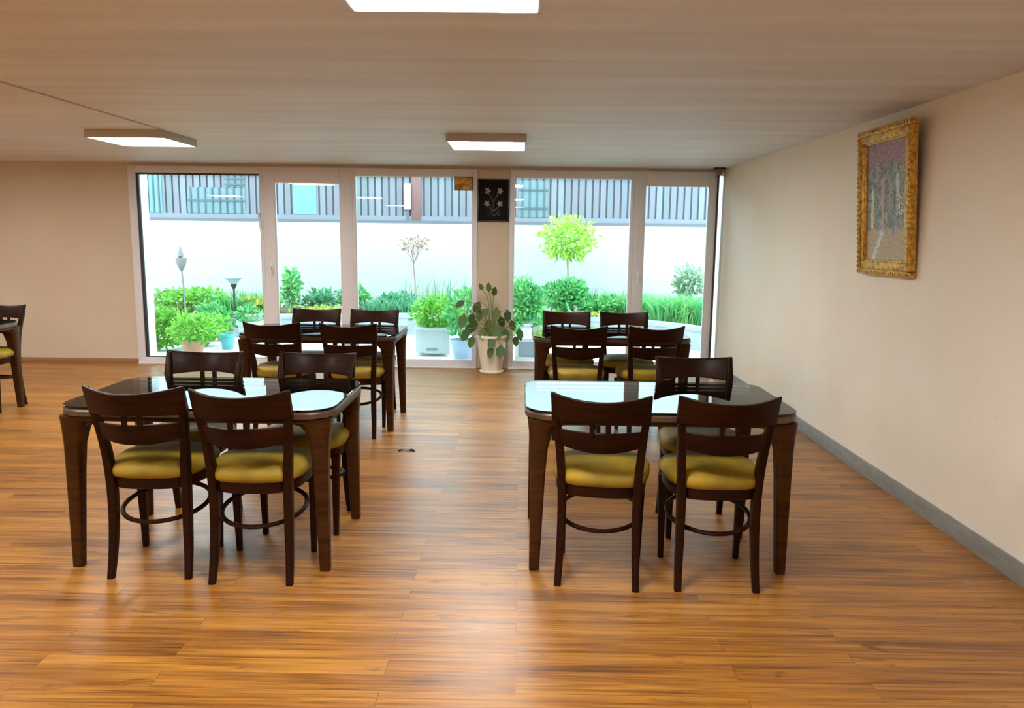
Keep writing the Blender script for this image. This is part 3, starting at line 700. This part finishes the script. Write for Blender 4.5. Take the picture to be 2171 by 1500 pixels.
# garden torch and hoop
r = thing('garden_torch', 'grey metal torch with a flame-shaped top on a tall pole in the first window', 'garden torch', (-5.02, 11.5, BZ))
b = MB(); b.tube([(0.02, 0, 0), (0, 0, .45), (-.015, 0, .72)], .013, 8); b.build('pole', 'grey_iron', r)
b = MB(); b.lathe([(.015, .68), (.035, .71), (.065, .78), (.078, .86), (.078, .875), (.02, .875)], 16, (-.015, 0, 0)); b.build('bowl', 'grey_iron', r)
b = MB(); b.lathe([(.02, .87), (.042, .90), (.036, .95), (.018, 1.01), (.003, 1.06)], 12, (-.02, 0, 0)); b.build('flame', 'grey_iron', r)
b = MB(); b.tube([(-.36+.36*math.cos(a)*1.0, 0, .16+.30*math.sin(a)) for a in [PI/2*k/10+PI/2 for k in range(11)]]+[(-.36, 0, .46)], .012, 8) if False else b.tube([(-.46+.0, 0, 0)]+[(-.20+.26*math.cos(PI-PI/2*k/10), 0, .14+.26*math.sin(PI-PI/2*k/10)) for k in range(11)]+[(.0, 0, .40)], .012, 8); b.build('hoop', 'grey_iron', r)
# disc lamp
r = thing('garden_lamp', 'white disc garden lamp with a blue rim on a black post in the first window', 'garden lamp', (-4.36, 11.75, BZ))
b = MB(); b.tube([(0, 0, 0), (0, 0, .42)], .016, 10); b.lathe([(.016, .40), (.045, .46), (.05, .475), (.01, .478)], 16); b.build('post', 'black_iron', r)
b = MB(); b.lathe([(.03, .475), (.06, .50), (.105, .555), (.11, .56), (.01, .56)], 24); b.build('lamp_glass', 'white_pot', r)
b = MB(); b.lathe([(.01, .558), (.125, .56), (.135, .566), (.125, .574), (.01, .575)], 32); b.build('rim', 'rim_blue', r)
b = MB(); b.lathe([(.115, .574), (.10, .60), (.06, .625), (.015, .635), (.002, .65)], 32); b.build('cap', 'shade_blue', r)

# pots on the paving
GZ = -.02
def pot(name, label, x, y, r0, r1, h, m, fol=None, z=GZ, cat='plant pot'):
    r = thing(name, label, cat, (x, y, z), group='planters outside')
    b = MB(); b.lathe([(.01, 0), (r0, 0), (r0+(r1-r0)*.9, h*.82), (r1*1.08, h*.83), (r1*1.1, h), (r1*.96, h), (r1*.9, h*.85), (.01, h*.85)], 24); b.build('pot', m, r)
    if fol:
        sd, rad, n, sz, fm, zc = fol; R_ = random.Random(sd); b = MB()
        for i in range(n):
            d = rdir(R_); q = R_.uniform(.3, 1)**.6; p_ = Vector((d.x*rad[0]*q, d.y*rad[1]*q, h+zc+d.z*rad[2]*q)); s = sz*R_.uniform(.6, 1.3)
            leaf(b, p_, d+rdir(R_)*.8, rdir(R_), s, s*.5)
        b.build('foliage', fm, r, 0)
        b = MB()
        for k in range(8): d = rdir(R_, 0); b.tube([(d.x*.03, d.y*.03, h*.85), (d.x*rad[0]*.5, d.y*rad[1]*.5, h+zc*.8), (d.x*rad[0]*.8, d.y*rad[1]*.8, h+zc+d.z*rad[2]*.7)], .006, 5)
        b.build('stem', 'stem_green', r, 60)
    return r
pot('potted_shrub', 'terracotta pot with a bright green shrub outside the first window', -4.08, 9.55, .10, .14, .19, 'terracotta', (51, (.30, .24, .17), 900, .06, 'leaf_bright', .13), cat='potted shrub')
pot('teal_plant_pot', 'small turquoise pot outside beside the bright green shrub', -3.86, 10.1, .07, .09, .20, 'teal_pot')
pot('white_plant_pot', 'white pot outside next to the turquoise pot', -3.80, 10.8, .13, .17, .30, 'white_pot', (52, (.2, .15, .12), 160, .07, 'leaf_mid', .08), cat='potted shrub')
pot('blue_plant_pot', 'blue-grey round pot with branching green shrub outside beside the tall cream pot', -.69, 9.38, .11, .15, .27, 'blue_pot', (53, (.20, .18, .30), 420, .075, 'leaf_mid', .33), cat='potted shrub')
# white box planter with feet
r = thing('box_planter', 'white rectangular planter with bright green shrub outside the wide window', 'planter', (-1.10, 9.85, GZ), group='planters outside')
b = MB(); b.bbox(-.215, .215, -.16, .16, .045, .33, .01); b.bbox(-.235, .235, -.18, .18, .33, .365, .008); b.build('box', 'white_pot', r)
for sx_ in (-1, 1):
    for sy_ in (-1, 1):
        b = MB(); b.lathe([(.02, 0), (.028, .01), (.022, .045)], 12, (sx_*.17, sy_*.12, 0)); b.build('foot', 'white_pot', r)
b = MB(); b.bbox(-.08, .06, -.166, -.155, .075, .105, .003); b.build('slot', 'grey_glass', r)
R_ = random.Random(61); b = MB()
for i in range(1200):
    d = rdir(R_); q = R_.uniform(.2, 1)**.6; s = .06*R_.uniform(.6, 1.3); p_ = Vector((.04+d.x*.33*q, d.y*.2*q, .53+d.z*.22*q)); leaf(b, p_, d+rdir(R_)*.8, rdir(R_), s, s*.5)
b.build('foliage', 'leaf_bright', r, 0)
b = MB()
for k in range(8): b.tube([(R_.uniform(-.1, .1), 0, .34), (R_.uniform(-.2, .25), R_.uniform(-.1, .1), .6)], .007, 5)
b.build('stem', 'stem_green', r, 60)
# white lantern
r = thing('garden_lantern', 'white house-shaped lantern with grey panes outside beside the pillar', 'lantern', (.09, 9.55, GZ))
b = MB(); b.bbox(-.15, .15, -.12, .12, 0, .05, .006)
for sx_ in (-1, 1):
    for sy_ in (-1, 1): b.bbox(sx_*.125-.02, sx_*.125+.02, sy_*.10-.02, sy_*.10+.02, .05, .26, .004)
b.bbox(-.15, .15, -.12, .12, .24, .28, .006); b.build('body', 'white_pot', r)
b = MB(); b.loft([[(-.17, -.14, .28), (.17, -.14, .28), (.17, .14, .28), (-.17, .14, .28)], [(-.04, -.03, .40), (.04, -.03, .40), (.04, .03, .40), (-.04, .03, .40)], [(-.03, -.03, .44), (.03, -.03, .44), (.03, .03, .44), (-.03, .03, .44)]]); b.build('roof', 'white_pot', r)
b = MB(); b.box(-.105, .105, -.095, .095, .05, .24); b.build('pane', 'grey_glass', r, 0)
